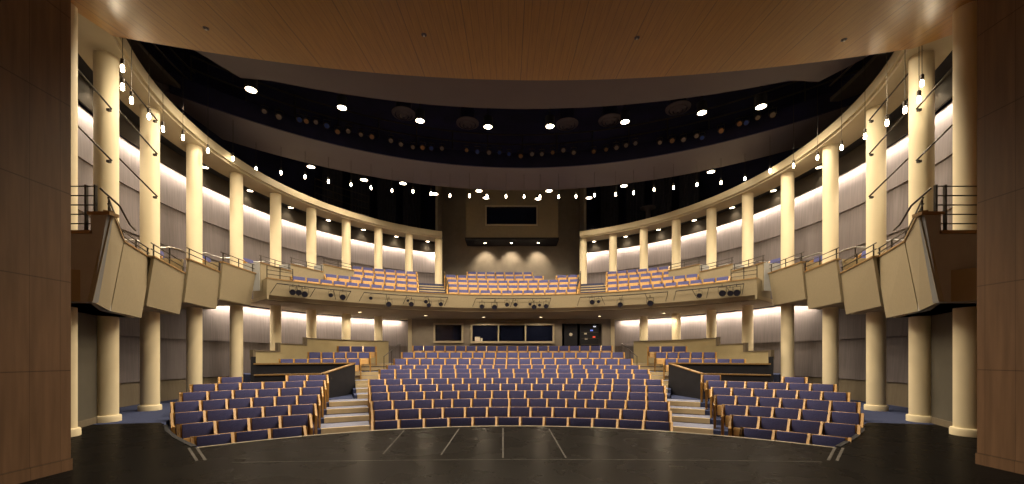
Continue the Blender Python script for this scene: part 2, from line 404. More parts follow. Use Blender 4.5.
# ------------------------------------------------------------------ balcony side boxes (stepping down to the stage)
def v3(u, R, z):
    x, y = on_circle(u, RING, R); return Vector((x, y, z))
BOX = {  # far bottom u, near bottom u, far top u, near top u, bottom z, top z
 'D': (773, 806, 768, 802, 3.25, 4.40), 'C': (808, 842, 801.7, 836.7, 2.93, 4.09), 'B': (845.5, 881.5, 839, 873.5, 2.58, 3.70)}
boxname = {'A': 'first', 'B': 'second', 'C': 'third', 'D': 'fourth'}
box_front = {}
def box_of(key, sgn, front, zb, zt):
    """front: list of (bottom point, top point) from far to near, on the right side"""
    s = 'left' if sgn < 0 else 'right'
    mir = lambda v: Vector((sgn*v.x, v.y, v.z))
    t = thing('balcony_box', 'tan panelled balcony box, %s from the stage on the %s side' % (boxname[key], s), 'balcony box', (0, 0, 0), 0, 'side boxes stepping down to the stage')
    for (b0, t0), (b1, t1) in zip(front, front[1:]):
        n = (b1-b0).cross(Vector((0, 0, 1))).normalized()
        if n.dot(Vector((-b0.x, 13.2-b0.y, 0))) > 0: n = -n
        g = (b1-b0).normalized()*.03
        q = [b0+g, b1-g, b1-g+n*.06, b0+g+n*.06, t0+g, t1-g, t1-g+n*.06, t0+g+n*.06]
        obj('front_panel', MB().hexa([mir(v) for v in q]), M['tan'], t)
        o = Vector((0, 0, .035)); e = n*.1
        q = [t0-n*.02, t1-n*.02, t1+e, t0+e]; q += [v+o for v in q]
        obj('cap_rail', MB().hexa([mir(v) for v in q]), M['cap'], t)
    # body behind the panels: floor slab and sides as one shell
    bot = [b for b, _ in front]; inn = []
    for b, tp in front:
        if key == 'A' and b is front[-1][0]: b = b+Vector((.05, .2, 0))
        d = Vector((b.x, b.y-13.2, 0)).normalized(); inn.append((b+d*.14, tp+d*.14, d))
    poly = []
    mb = MB()
    for (b0, t0, d0), (b1, t1, d1) in zip(inn, inn[1:]):
        o0, o1 = P(RING, RW-.06, atan2(d0.x, d0.y)), P(RING, RW-.06, atan2(d1.x, d1.y))
        q = [b0, b1, Vector((o1.x, o1.y, zb)), Vector((o0.x, o0.y, zb))]
        q += [Vector((v.x, v.y, zb+.5)) for v in q]
        mb.hexa([mir(v) for v in q])
    obj('floor_slab', mb, M['soffit'], t)
    for (b, tp, d), nm2 in ((inn[0], 'far'), (inn[-1], 'near')):
        if key == 'A' and nm2 == 'near': continue
        o = d*.75; n = Vector((-d.y, d.x, 0))*.03
        q = [b-n, b+o-n, b+o+n, b+n, tp-n, tp+o-n, tp+o+n, tp+n]
        obj('side_panel', MB().hexa([mir(v) for v in q]), M['soffit'], t)
    box_front[(key, sgn)] = front
    return t
for sgn in (-1, 1):
    for key, (bu0, bu1, tu0, tu1, zb, zt) in BOX.items():
        b0, b1 = v3(bu0, 9.47, zb), v3(bu1, 9.36, zb)
        t0, t1 = v3(tu0, 9.34, zt), v3(tu1, 9.2, zt)
        box_of(key, sgn, [(b0, t0), (b1, t1)], zb, zt)
    zb, zt = 2.28, 3.70
    fr = [(at_z(885.5, 318, zb), at_z(875.5, 259.5, zt)), (at_z(919, 311, zb), at_z(905, 242, zt)), (at_z(942, 301.5, zb), at_z(926.5, 215, zt))]
    # clean the near corner so that the end wall is square to the stage
    fr[2] = (Vector((6.70, 6.33, zb)), Vector((6.46, 6.40, zt)))
    t = box_of('A', sgn, fr, zb, zt)
    mir = lambda x, y, z: Vector((sgn*x, y, z))
    mb = MB().prism([(sgn*6.84, 0), (sgn*9.6, 0), (sgn*9.6, 1), (sgn*7.12, 1), (sgn*7.12, 2), (sgn*6.76, 2)], 0, 1)
    me_pts = [(6.74, 2.27), (9.6, 2.27), (9.6, 3.36), (6.76, 3.36), (6.76, 3.66), (6.50, 3.66)]
    q0 = [mir(x, 6.36, z) for x, z in me_pts]; q1 = [mir(x, 6.46, z) for x, z in me_pts]
    tri = tessellate_polygon([[Vector((x, z, 0)) for x, z in me_pts]]); n = 6
    mb = MB().add(q0+q1, [tuple(a) for a in tri]+[tuple(i+n for i in a) for a in tri]+[(i, (i+1) % n, (i+1) % n+n, i+n) for i in range(n)])
    obj('end_panel', mb, M['taupe'], t)
    mb = MB().box(mir(8.17, 6.40, 3.385), (2.86, .14, .05)); mb.box(mir(6.62, 6.42, 3.685), (.36, .16, .05))
    obj('end_cap', mb, M['cap'], t)
    mb = MB().hexa([mir(6.9, 6.46, zb), mir(9.3, 6.46, zb), mir(10.1, 9.2, zb), mir(8.6, 8.9, zb), mir(6.9, 6.46, zb+.2), mir(9.3, 6.46, zb+.2), mir(10.1, 9.2, zb+.2), mir(8.6, 8.9, zb+.2)])
    obj('soffit', mb, M['taupe'], t)
    # horizontal guard rail on the end wall
    s = 'left' if sgn < 0 else 'right'
    g = thing('guard_rail', 'dark metal guard rail with horizontal bars above the %s box end wall' % s, 'railing', mir(6.72, 6.42, 3.41))
    for k in range(5):
        obj('rail_bar', MB().tube([(0, 0, .13+.15*k), (sgn*2.7, 0, .13+.15*k)], .010), M['metal'], g, 40)
    for x in (.02, .17, 2.4):
        obj('post', MB().box((sgn*x, 0, .375), (.026, .04, .75)), M['metal'], g)
    obj('sloping_rail', MB().tube([(0, .05, .72), (-sgn*.02, .35, .55), (sgn*.28, .85, .40), (sgn*.55, 1.25, .42)], .016), M['metal'], g, 40)

# rails along the tops of the side boxes
for sgn in (-1, 1):
    s = 'left' if sgn < 0 else 'right'
    for key in 'ABCD':
        fr = box_front[(key, sgn)]
        g = thing('box_rail', 'dark metal hand rail on the %s box from the stage, %s side' % (boxname[key], s), 'railing', (0, 0, 0), 0, 'hand rails on the side boxes')
        tops = [Vector((sgn*tp.x, tp.y, tp.z+.03)) for _, tp in fr]
        tops = [p+Vector((sgn*.06, 0, 0)) for p in tops]
        for h in ((.16, .30) if key != 'A' else (.12, .22)):
            obj('rail_bar', MB().tube([p+Vector((0, 0, h)) for p in tops], .013), M['metal'], g, 40)
        segs = list(zip(tops, tops[1:]))
        for a, b2 in segs:
            for f2 in (.06, .5, .94):
                p = a.lerp(b2, f2); obj('post', MB().tube([p, p+Vector((0, 0, .31 if key != 'A' else .23))], .016, 6), M['metal'], g)

# stepped parapets of the boxes behind the balcony side seats
for sgn in (-1, 1):
    s = 'left' if sgn < 0 else 'right'
    for k, (u0, u1, zt) in enumerate(((668.8, 700, 5.42), (700, 733, 5.08), (733, 764, 4.80))):
        a0, a1 = ang_on(u0, RING, 9.2), ang_on(u1, RING, 9.2)
        t = thing('parapet', 'low tan stepped parapet with oak cap, %s from the rear on the %s' % (ORD[k+1], s), 'parapet', (0, 0, 0), 0, 'stepped parapets beside balcony seats')
        obj('panel', MB().ring(RING, 9.17, 9.25, 3.8, zt, sgn*a0, sgn*a1, 8), M['tan'], t)
        obj('cap_rail', MB().ring(RING, 9.14, 9.28, zt, zt+.03, sgn*a0, sgn*a1, 8), M['cap'], t)
        obj('end_panel', MB().box(P(RING, 9.6, sgn*a1, (3.8+zt)/2), (.05, .8, zt-3.8), -sgn*a1), M['taupe'], t)
        for h in (.14, .28):
            obj('rail_bar', MB().tube([P(RING, 9.21, sgn*(a0+(a1-a0)*i/6), zt+h) for i in range(7)], .013), M['metal'], t, 40)
        for f2 in (.04, .5, .96):
            p = P(RING, 9.21, sgn*(a0+(a1-a0)*f2), zt); obj('post', MB().tube([p, p+Vector((0, 0, .3))], .015, 6), M['metal'], t)
    # corridor hand rail behind the boxes
    t = thing('corridor_rail', 'curved steel hand rail behind the %s side boxes' % s, 'railing')
    pts = []
    for i in range(25):
        f2 = i/24; a = rad(62)+rad(48)*f2; pts.append(P(RING, 10.7, sgn*a, 5.55-1.15*f2+.05*sin(i*1.7)))
    obj('rail_bar', MB().tube(pts, .022), M['steel'], t, 40)
    for i in range(1, 25, 3): obj('post', MB().tube([pts[i], pts[i]-Vector((0, 0, 1.0))], .018, 6), M['metal'], t)
# guard rail at front of balcony side, beyond the last seats
for sgn in (-1, 1):
    s = 'left' if sgn < 0 else 'right'
    a0, a1 = ang_on(731, BALC, BF+.08), ang_on(757, BALC, BF+.08)
    t = thing('balcony_rail', 'short dark rail on the balcony parapet next to the %s boxes' % s, 'railing')
    for h in (.15, .3, .45):
        obj('rail_bar', MB().tube([P(BALC, BF+.08, sgn*(a0+(a1-a0)*i/6), 4.22+h) for i in range(7)], .013), M['metal'], t, 40)
    for f2 in (0, .5, 1):
        p = P(BALC, BF+.08, sgn*(a0+(a1-a0)*f2), 4.22); obj('post', MB().tube([p, p+Vector((0, 0, .46))], .016, 6), M['metal'], t)

# ------------------------------------------------------------------ rear walls
YR = 21.8
mb = MB()
zlo, zhi = .9, 3.5
xs = lambda u: at_y(u, 0, YR).x; zs = lambda v: at_y(0, v, YR).z
# wall with openings built from strips
def strips(mb, x0, x1, z0, z1, holes, y, th):
    cur = x0
    for hx0, hx1, hz0, hz1 in sorted(holes):
        mb.box(((cur+hx0)/2, y+th/2, (z0+z1)/2), (hx0-cur, th, z1-z0))
        mb.box(((hx0+hx1)/2, y+th/2, (z0+hz0)/2), (hx1-hx0, th, hz0-z0))
        mb.box(((hx0+hx1)/2, y+th/2, (z1+hz1)/2), (hx1-hx0, th, z1-hz1))
        cur = hx1
    mb.box(((cur+x1)/2, y+th/2, (z0+z1)/2), (x1-cur, th, z1-z0))
H = [(xs(434.5), xs(462.5), zs(342), zs(324)), (xs(471.5), xs(553.5), zs(342.3), zs(324.5)), (xs(562), xs(602), zs(350), zs(323.5))]
strips(mb, xs(411), xs(613.5), zlo, zhi, H, YR, .2)
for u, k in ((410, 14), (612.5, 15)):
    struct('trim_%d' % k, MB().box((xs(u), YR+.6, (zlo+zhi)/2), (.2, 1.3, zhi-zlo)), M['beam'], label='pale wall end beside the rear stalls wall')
struct('wall_rear_stalls', mb, M['rear'], label='dark wall with control windows behind the stalls')
struct('wall_booth_back', MB().box((0, 24.3, 2.2), (10.4, .1, 2.7)), M['night'])
def window(k, h, mull, label):
    x0, x1, z0, z1 = h; t = thing('window_%d' % k, None, None, ((x0+x1)/2, YR, z0)); tag(t, label, kind='structure')
    W, Hh = x1-x0, z1-z0; mb = MB()
    for s2 in (-1, 1): mb.box((s2*W/2, -.02, Hh/2), (.09, .12, Hh+.09))
    mb.box((0, -.02, Hh), (W, .12, .09)); mb.box((0, -.04, 0), (W+.06, .16, .11))
    for u in mull: mb.box((xs(u)-(x0+x1)/2, -.02, Hh/2), (.075, .1, Hh))
    obj('window_frame', mb, M['frame'], t)
    obj('pane', MB().box((0, .1, Hh/2), (W, .012, Hh)), M['glassdark'], t)
window(1, H[0], [], 'small dark control window behind the stalls')
window(2, H[1], [498.5, 525.5], 'wide three-pane dark control window behind the stalls')
t = tag(thing('papers', 'pale papers standing inside the wide control window', 'paper', (xs(477.5), YR-.02, zs(341.5)), 0), None)
obj('sheet', MB().box((0, -.03, .13), (.28, .02, .25)), M['paper'], t); obj('backing', MB().box((.22, -.03, .09), (.1, .02, .18)), M['paper'], t)
# equipment recess beside the window
t = thing('equipment_rack', 'dark equipment rack with small lights in the rear doorway', 'rack', (xs(590), YR+.35, zs(350)))
obj('cabinet', MB().box((0, .1, .78), (1.05, .5, 1.55)), M['black'], t)
for k in range(4): obj('shelf', MB().box((.05, -.17, .3+.34*k), (.95, .1, .03)), M['header'], t)
for x, z, m2, nm in ((.12, 1.08, 'blueglow', 'blue_light'), (.25, .72, 'redglow', 'red_light'), (.28, 1.3, 'whiteglow', 'white_light'), (-.22, .9, 'paper', 'label_plate'), (-.18, .62, 'paper', 'label_plate')):
    obj(nm, MB().box((x, -.2, z), (.14, .02, .08)), M[m2], t)
t = thing('door_1', None, None, (xs(571), YR+.1, zs(350))); tag(t, 'dark door leaf standing open beside the equipment rack', kind='structure')
obj('door_leaf', MB().box((0, 0, .72), (.7, .05, 1.44)), M['black'], t)
obj('wall_sign', MB().lathe([(0, -.01), (.09, -.01), (.09, .01), (0, .01)], 12, (.0, -.04, .85), Matrix.Rotation(pi/2, 3, 'X')), M['paper'], t)
# upper rear wall, wings, projection room
struct('wall_rear_balcony', MB().box((0, 24.5, 8), (8.6, .3, 10.5)), M['rear'], label='dark wall behind the top balcony rows')
for sgn, nm in ((-1, 'left'), (1, 'right')):
    struct('wall_wing_'+nm, MB().box((sgn*4.26, 23.75, 8.2), (.14, 1.6, 9.5)), M['rear'], label='dark return wall beside the balcony, %s side' % nm)
YB = 23.0
t = tag(thing('projection_booth', 'taupe control booth jutting out above the top balcony seats', 'booth', (0, YB, 0)), None)
wz = lambda v: at_y(0, v, YB).z; wx = lambda u: at_y(u, 0, YB).x
mb = MB(); hb = (wx(486), wx(537), wz(225.2), wz(206.2))
strips(mb, wx(465.7), wx(558), wz(237.5), 12.4, [hb], 0, .15)
for u in (466.5, 557.2): mb.box((wx(u), .7, (wz(237.5)+12.4)/2), (.12, 1.3, 12.4-wz(237.5)))
obj('body', mb, mat('booth_paint', (.23, .19, .125), .7, .05), t)
obj('underside', MB().box(((wx(465)+wx(559))/2, .66, wz(238.6)), (wx(559)-wx(465), 1.36, .12)), M['black'], t)
W = hb[1]-hb[0]; mb = MB(); xc = (hb[0]+hb[1])/2; zc2 = (hb[2]+hb[3])/2
for s2 in (-1, 1):
    mb.box((xc+s2*W/2, -.03, zc2), (.07, .1, hb[3]-hb[2]+.07)); mb.box((xc, -.03, zc2+s2*(hb[3]-hb[2])/2), (W, .1, .07))
obj('window_frame', mb, M['frame'], t)
obj('pane', MB().box((xc, .08, zc2), (W, .012, hb[3]-hb[2])), M['glassdark'], t)
# ------------------------------------------------------------------ parterre walls
E_, F_ = P(STAL, 14.8, rad(23.2)), P(STAL, 14.15, rad(28.4))
for sgn in (-1, 1):
    s = 'left' if sgn < 0 else 'right'
    a1 = ang_on(771, STAL, 15.25)
    t = thing('parterre_wall', 'dark panelled wall with oak cap before the raised seats, %s side' % s, 'wall', (0, 0, 0), 0)
    aE = rad(23.2); a1n = ang_on(771, STAL, 13.72)
    obj('panel', MB().ring(STAL, 15.2, 15.3, -.05, 1.14, sgn*aE, sgn*a1, 24), M['black'], t)
    obj('cap_rail', MB().ring(STAL, 15.15, 15.36, 1.14, 1.19, sgn*(aE-.004), sgn*a1, 24), M['cap'], t)
    obj('end_post', MB().box(P(STAL, 15.25, sgn*a1, .66), (.14, .2, 1.5), -sgn*a1), M['black'], t)
    t = thing('ramp_wall', 'dark wall with sloping oak rail beside the aisle, %s side' % s, 'wall')
    e, f2 = P(STAL, 15.25, sgn*aE), P(STAL, 13.72, sgn*rad(27.5))
    d = (f2-e).normalized(); n = Vector((-d.y, d.x, 0))*.05
    q = [e-n, f2-n, f2+n, e+n]
    obj('panel', MB().hexa([Vector((v.x, v.y, -.05)) for v in q]+[Vector((v.x, v.y, z)) for v, z in zip(q, (1.14, .83, .83, 1.14))]), M['black'], t)
    q = [e-n*1.5, f2-n*1.5, f2+n*1.5, e+n*1.5]
    obj('cap_rail', MB().hexa([Vector((v.x, v.y, z)) for v, z in zip(q, (1.14, .83, .83, 1.14))]+[Vector((v.x, v.y, z+.03)) for v, z in zip(q, (1.14, .83, .83, 1.14))]), M['cap'], t)
    t = thing('entry_wall', 'low dark wall with thin oak cap behind the %s side seats' % s, 'wall')
    obj('panel', MB().ring(STAL, 13.68, 13.76, -.05, .82, sgn*rad(27.6), sgn*a1n, 20), M['black'], t)
    obj('cap_rail', MB().ring(STAL, 13.65, 13.79, .82, .86, sgn*rad(27.6), sgn*a1n, 20), M['cap'], t)
    # stepped tan wall inside the columns
    for k, (u0, u1, zt) in enumerate(((634, 718, 2.17), (718, 745.5, 1.9), (745.5, 771, 1.6))):
        a0, a2 = ang_on(u0, RING, 9.4), ang_on(u1, RING, 9.4)
        t = thing('stepped_wall', 'tan wall with dark cap behind raised seats, %s step from the rear, %s side' % (ORD[k+1], s), 'wall', (0, 0, 0), 0, 'stepped tan walls behind raised seats')
        obj('panel', MB().ring(RING, 9.36, 9.46, .0, zt, sgn*a0, sgn*a2, 14), M['tanwall'], t)
        obj('cap_rail', MB().ring(RING, 9.33, 9.49, zt, zt+.04, sgn*a0, sgn*a2, 14), M['wain'], t)
        obj('end_post', MB().box(P(RING, 9.41, sgn*a2, zt-.12), (.12, .14, .36), -sgn*a2), M['wain'], t)

# ------------------------------------------------------------------ aisle steps
def aisle(label, a_in, a_out, rows, nm='aisle_steps'):
    t = tag(thing(nm, label, None), None, kind='structure')
    for i in rows:
        r0 = RR[i]-.45; r1 = RR[i+1]-.45 if i < 11 else RR[i]+.6
        lo = FL[i-1] if i else FL[0]-.12
        steps = [(r0, r1, FL[i])] if FL[i]-lo < .2 else [((r0*2+RR[i-1])/3-.1, r0, (FL[i]+lo)/2), (r0, r1, FL[i])]
        a0, a1 = a_in[i], a_out[i]
        for ra, rb, z in steps:
            obj('tread', MB().ring(STAL, ra, rb, z-.1, z+.012, a0, a1, 8), M['tread'], t)
            obj('nosing', MB().ring(STAL, ra-.035, ra+.05, z-.12, z+.02, a0, a1, 8), M['nose'], t)
SIDE_L = [(193.7,304,3),(179.3,309.7,4),(172.7,314.7,5),(172.7,318.5,6),(181,321.7,6),(191.3,324.5,6),(219.8,327,5)]
SIDE_R = [(741.8,848.2,3),(731.3,857.8,4),(723.4,861.4,5),(715.5,858.4,6),(712,848.2,6),(707,835,6),(702.3,806,5)]
inL = [ang_on(EXT[i][0], STAL, RR[i])-.004 for i in range(12)]; inR = [ang_on(EXT[i][1], STAL, RR[i])+.004 for i in range(12)]
outL = [ang_on(SIDE_L[i][1]+1.5, STAL, RR[i]) if i < 7 else -rad(23) for i in range(12)]
outR = [ang_on(SIDE_R[i][0]-1.5, STAL, RR[i]) if i < 7 else rad(23) for i in range(12)]
aisle('carpeted steps with tan nosings in the left aisle', outL, inL, range(12))
aisle('carpeted steps with tan nosings in the right aisle', inR, outR, range(12))

# ------------------------------------------------------------------ seats
def pad_mesh():
    mb = MB(); R = Matrix.Rotation(rad(-10), 3, 'X')
    mb.box((0, -.003, .668), (.447, .05, .375), M=R); return mb.mesh('backrest', M['blue'], 40, .018, 2)
def shell_mesh():
    mb = MB(); R = Matrix.Rotation(rad(-10), 3, 'X')
    mb.box((0, .045, .633), (.503, .022, .45), M=R); return mb.mesh('back_shell', M['seatwood'], 40, .006, 1)
def pan_mesh():
    mb = MB(); R = Matrix.Rotation(rad(-12), 3, 'X')
    mb.box((0, -.085, .475), (.425, .035, .27), M=R); return mb.mesh('seat_pan', M['under'], 40, .012, 1)
def cush_mesh():
    mb = MB(); R = Matrix.Rotation(rad(-12), 3, 'X')
    mb.box((0, -.035, .475), (.41, .06, .26), M=R); return mb.mesh('seat_cushion', M['blue'], 40, .018, 1)
def arm_mesh():
    mb = MB(); mb.box((-.26, -.09, .60), (.05, .34, .035)); mb.box((-.26, -.06, .30), (.032, .2, .60)); return mb.mesh('armrest', M['seatwood'], 40, .006, 1)
def end_mesh(x):
    mb = MB()
    q = [(-.22, 0), (.12, 0), (.16, .84), (.08, .86), (-.20, .64), (-.26, .60)]
    n = len(q); tri = tessellate_polygon([[Vector((a, b, 0)) for a, b in q]])
    vs = [(x-.022, a, b) for a, b in q]+[(x+.022, a, b) for a, b in q]
    mb.add(vs, [tuple(k) for k in tri]+[tuple(i+n for i in k) for k in tri]+[(i, (i+1) % n, (i+1) % n+n, i+n) for i in range(n)])
    return mb.mesh('end_panel', M['seatwood'])
SM = dict(backrest=pad_mesh(), back_shell=shell_mesh(), seat_pan=pan_mesh(), armrest=arm_mesh())
CUSH = cush_mesh(); ENDL, ENDR = end_mesh(-.275), end_mesh(.275)
proto = None
def seat(loc, rz, label, group, sx=1.0, end=None):
    global proto
    if proto is None:
        proto = thing('theater_seat', label, 'seat', loc, rz, group); proto.scale = (sx, 1, 1)
        for n2, me in SM.items():
            o = link(n2, me, proto)
            if n2 == 'seat_pan': link('seat_cushion', CUSH, o)
        r = proto
    else:
        r = dup(proto, loc, rz, label, group, sx)
    if end: link('end_panel', ENDL if end < 0 else ENDR, r)
    return r
def row(c, R, u0, u1, n, fl, fmt, group, idx=None, ends=(True, True)):
    a0, a1 = ang_on(u0, c, R), ang_on(u1, c, R); p = R*(a1-a0)/n
    ks = list(range(n)) if idx is None else idx
    for j, k in enumerate(ks):
        a = a0+(a1-a0)*(k+.5)/n
        e = -1 if (j == 0 and ends[0]) else 1 if (j == len(ks)-1 and ends[1]) else None
        # a seat at the far end of a row also needs an arm on its other side: its end panel gives it
        seat(P(c, R, a, fl), -a, fmt % ORD[j+1], group, p/.52, e)
for i, (u0, u1, n) in enumerate(EXT):
    row(STAL, RR[i], u0, u1, n, FL[i], 'blue theatre seat, %s from left in '+ORD[i+1]+' row of central stalls', 'seats of the central stalls, %s row' % ORD[i+1])
for nm, S in (('left', SIDE_L), ('right', SIDE_R)):
    for i, (u0, u1, n) in enumerate(S):
        idx = None if i < 6 else ([0, 3, 4] if nm == 'left' else [0, 4])
        row(STAL, RR[i], u0, u1, n, FL[i], 'blue theatre seat, %s from left in '+ORD[i+1]+' row of the '+nm+' side block', 'seats of the %s side block, %s row' % (nm, ORD[i+1]), idx)
PR = [16.2, 17.1, 18.0]; PT = [1.33, 1.60, 1.88]
PL = [(279.7,360.2,6),(308.4,369.9,5),(337.7,375.7,3)]; PRR = [(664.5,745,6),(655.2,715.8,5),(648.2,686.4,3)]
for nm, S in (('left', PL), ('right', PRR)):
    for i, (u0, u1, n) in enumerate(S):
        row(STAL, PR[i], u0, u1, n, PT[i]-.86, 'blue theatre seat, %s from left in '+ORD[i+1]+' raised row behind dark wall, '+nm+' side', 'raised seats on the %s, %s row' % (nm, ORD[i+1]))
# balcony seats: past the first three hundred, one object
mb = MB()
def stuff_row(c, R, u0, u1, n, fl):
    a0, a1 = ang_on(u0, c, R), ang_on(u1, c, R); p = R*(a1-a0)/n
    for k in range(n):
        a = a0+(a1-a0)*(k+.5)/n
        Mx = Matrix.Translation(P(c, R, a, fl)) @ Matrix.Rotation(-a, 4, 'Z') @ Matrix.Diagonal((p/.52, 1, 1, 1))
        for n2, mi in (('backrest', 0), ('back_shell', 1), ('armrest', 1), ('seat_pan', 2)):
            mb.mi = mi; mb.merge(SM[n2], Mx @ Matrix.Translation((0, -.03, .088)) if n2 == 'seat_pan' else Mx)
        if k in (0, n-1): mb.mi = 1; mb.merge(ENDL if k == 0 else ENDR, Mx)
for k, us in enumerate(([(447.3,577.5,12)], [(447.4,578.7,13)], [(447,579.5,13)], [(445,456.6,1),(457.4,543,9),(556.6,577.9,2)], [(467.4,532.2,7)])):
    for u0, u1, n in us: stuff_row(BALC, BR[k], u0, u1, n, BT[k]-.86)
for k, us in enumerate(([(292,417.6,10),(607.2,729.3,10)], [(325,417.5,8),(607,698,8)], [(352,417,6),(607,674.6,6)], [(351,416.5,6),(607,669,6)])):
    for u0, u1, n in us: stuff_row(BALC, BR[k]-.1*k, u0, u1, n, BT[k]-.86)
o = link('balcony_seats', mb.mesh('balcony_seats', [M['blue'], M['seatwood'], M['seatwood']]))
tag(o, 'rows of small blue and oak seats in the balcony', 'seats', 'balcony seats', 'stuff')
# a few chairs in the side boxes
for sgn in (-1, 1):
    s = 'left' if sgn < 0 else 'right'
    for j, z in enumerate((3.62, 3.95, 4.3)):
        a = sgn*(ANG[j+1]+ANG[j+2])/2
        seat(P(RING, 10.3, a, z), -a, 'blue chair behind the rail of the %s box from the stage, %s side' % (('second', 'third', 'fourth')[j], s), 'chairs in the side boxes')
# aisle hand rails
for sgn in (-1, 1):
    s = 'left' if sgn < 0 else 'right'
    t = thing('aisle_rail', 'dark metal aisle hand rail near the rear of the stalls, %s side' % s, 'railing')
    us = (384, 391.5, 400) if sgn < 0 else (637, 630, 622)
    pts = [P(STAL, RR[k], ang_on(u, STAL, RR[k]), FL[k]) for k, u in zip((9, 10, 11), us)]
    for p in pts: obj('post', MB().tube([p, p+Vector((0, 0, .95))], .014, 6), M['metal'], t)
    obj('rail_bar', MB().tube([p+Vector((0, 0, .95)) for p in pts], .016), M['metal'], t)
    t = thing('stair_rail', 'dark metal stair rail in the balcony aisle, %s side' % s, 'railing')
    a = ang_on(446 if sgn < 0 else 578.8, BALC, 14)
    for k in (0, 1, 2, 3):
        p = P(BALC, BR[k]-.1, a, BT[k]-.86); obj('post', MB().tube([p, p+Vector((0, 0, 1.0))], .022, 6), M['metal'], t)
    obj('rail_bar', MB().tube([P(BALC, BR[k]-.1, a, BT[k]+.14) for k in range(4)], .022), M['metal'], t)
    t = tag(thing('balcony_steps', 'tan nosed steps in the balcony aisle, %s side' % s, None), None, kind='structure')
    ua, ub = (419.5, 445) if sgn < 0 else (580.5, 605.5)
    for k in range(4):
        for h in (0, .5):
            R = BR[k]-.45+h*.92; z = BT[k]-.86+h*.415
            obj('nosing', MB().ring(BALC, R-.03, R+.05, z-.035, z+.015, ang_on(ua, BALC, R), ang_on(ub, BALC, R), 6), M['nose'], t)

# ------------------------------------------------------------------ lights
def area(loc, rot, sx, sy, e, col=(1, .80, .55), spread=pi):
    l = bpy.data.lights.new('cove_lamp', 'AREA'); l.shape = 'RECTANGLE'; l.size = sx; l.size_y = sy; l.energy = e; l.color = col; l.spread = spread
    o = bpy.data.objects.new('cove_lamp', l); COL.objects.link(o); o.location = loc; o.rotation_euler = rot; return o
def spot(loc, e, deg, blend=.6, col=(1, .80, .55), target=None, r=.08):
    l = bpy.data.lights.new('spot_lamp', 'SPOT'); l.energy = e; l.spot_size = rad(deg); l.spot_blend = blend; l.color = col; l.shadow_soft_size = r
    o = bpy.data.objects.new('spot_lamp', l); COL.objects.link(o); o.location = loc
    if target is not None: o.rotation_euler = (Vector(target)-Vector(loc)).to_track_quat('-Z', 'Y').to_euler()
    return o
E_UP, E_LO = 66, 70
for sgn in (-1, 1):
    s = 'left' if sgn < 0 else 'right'
    full = ANG+[rad(23.5)]
    for i in range(10):
        am = (full[i]+full[i+1])/2; L = (full[i]-full[i+1])*11.05
        area(P(RING, 11.03, sgn*am, 7.56), (rad(8), 0, -sgn*am), L*.96, .08, E_UP, (1, .83, .62))
        if i < 8: area(P(RING, 11.02, sgn*am, 3.43), (rad(8), 0, -sgn*am), L*.96, .08, E_LO if i > 1 else E_LO*.6, (1, .83, .62))
        if i == 9: continue
        # gallery ceiling downlight
        a2 = am-.04
        t = thing('ceiling_downlight', 'round recessed light above gallery bay, %s from the stage, %s side' % (ORD[i+1], s), 'light', P(RING, 10.66, sgn*a2, 7.99), 0, 'round gallery ceiling lights')
        obj('lens', MB().lathe([(0, -.02), (.10, -.02), (.10, 0), (0, 0)], 16), M['disc'], t)
        obj('trim_ring', MB().lathe([(.10, -.03), (.14, -.03), (.14, 0.0), (.10, 0.0), (.10, -.03)], 16), M['header'], t)
        spot(P(RING, 10.66, sgn*a2, 7.93), 32, 110)
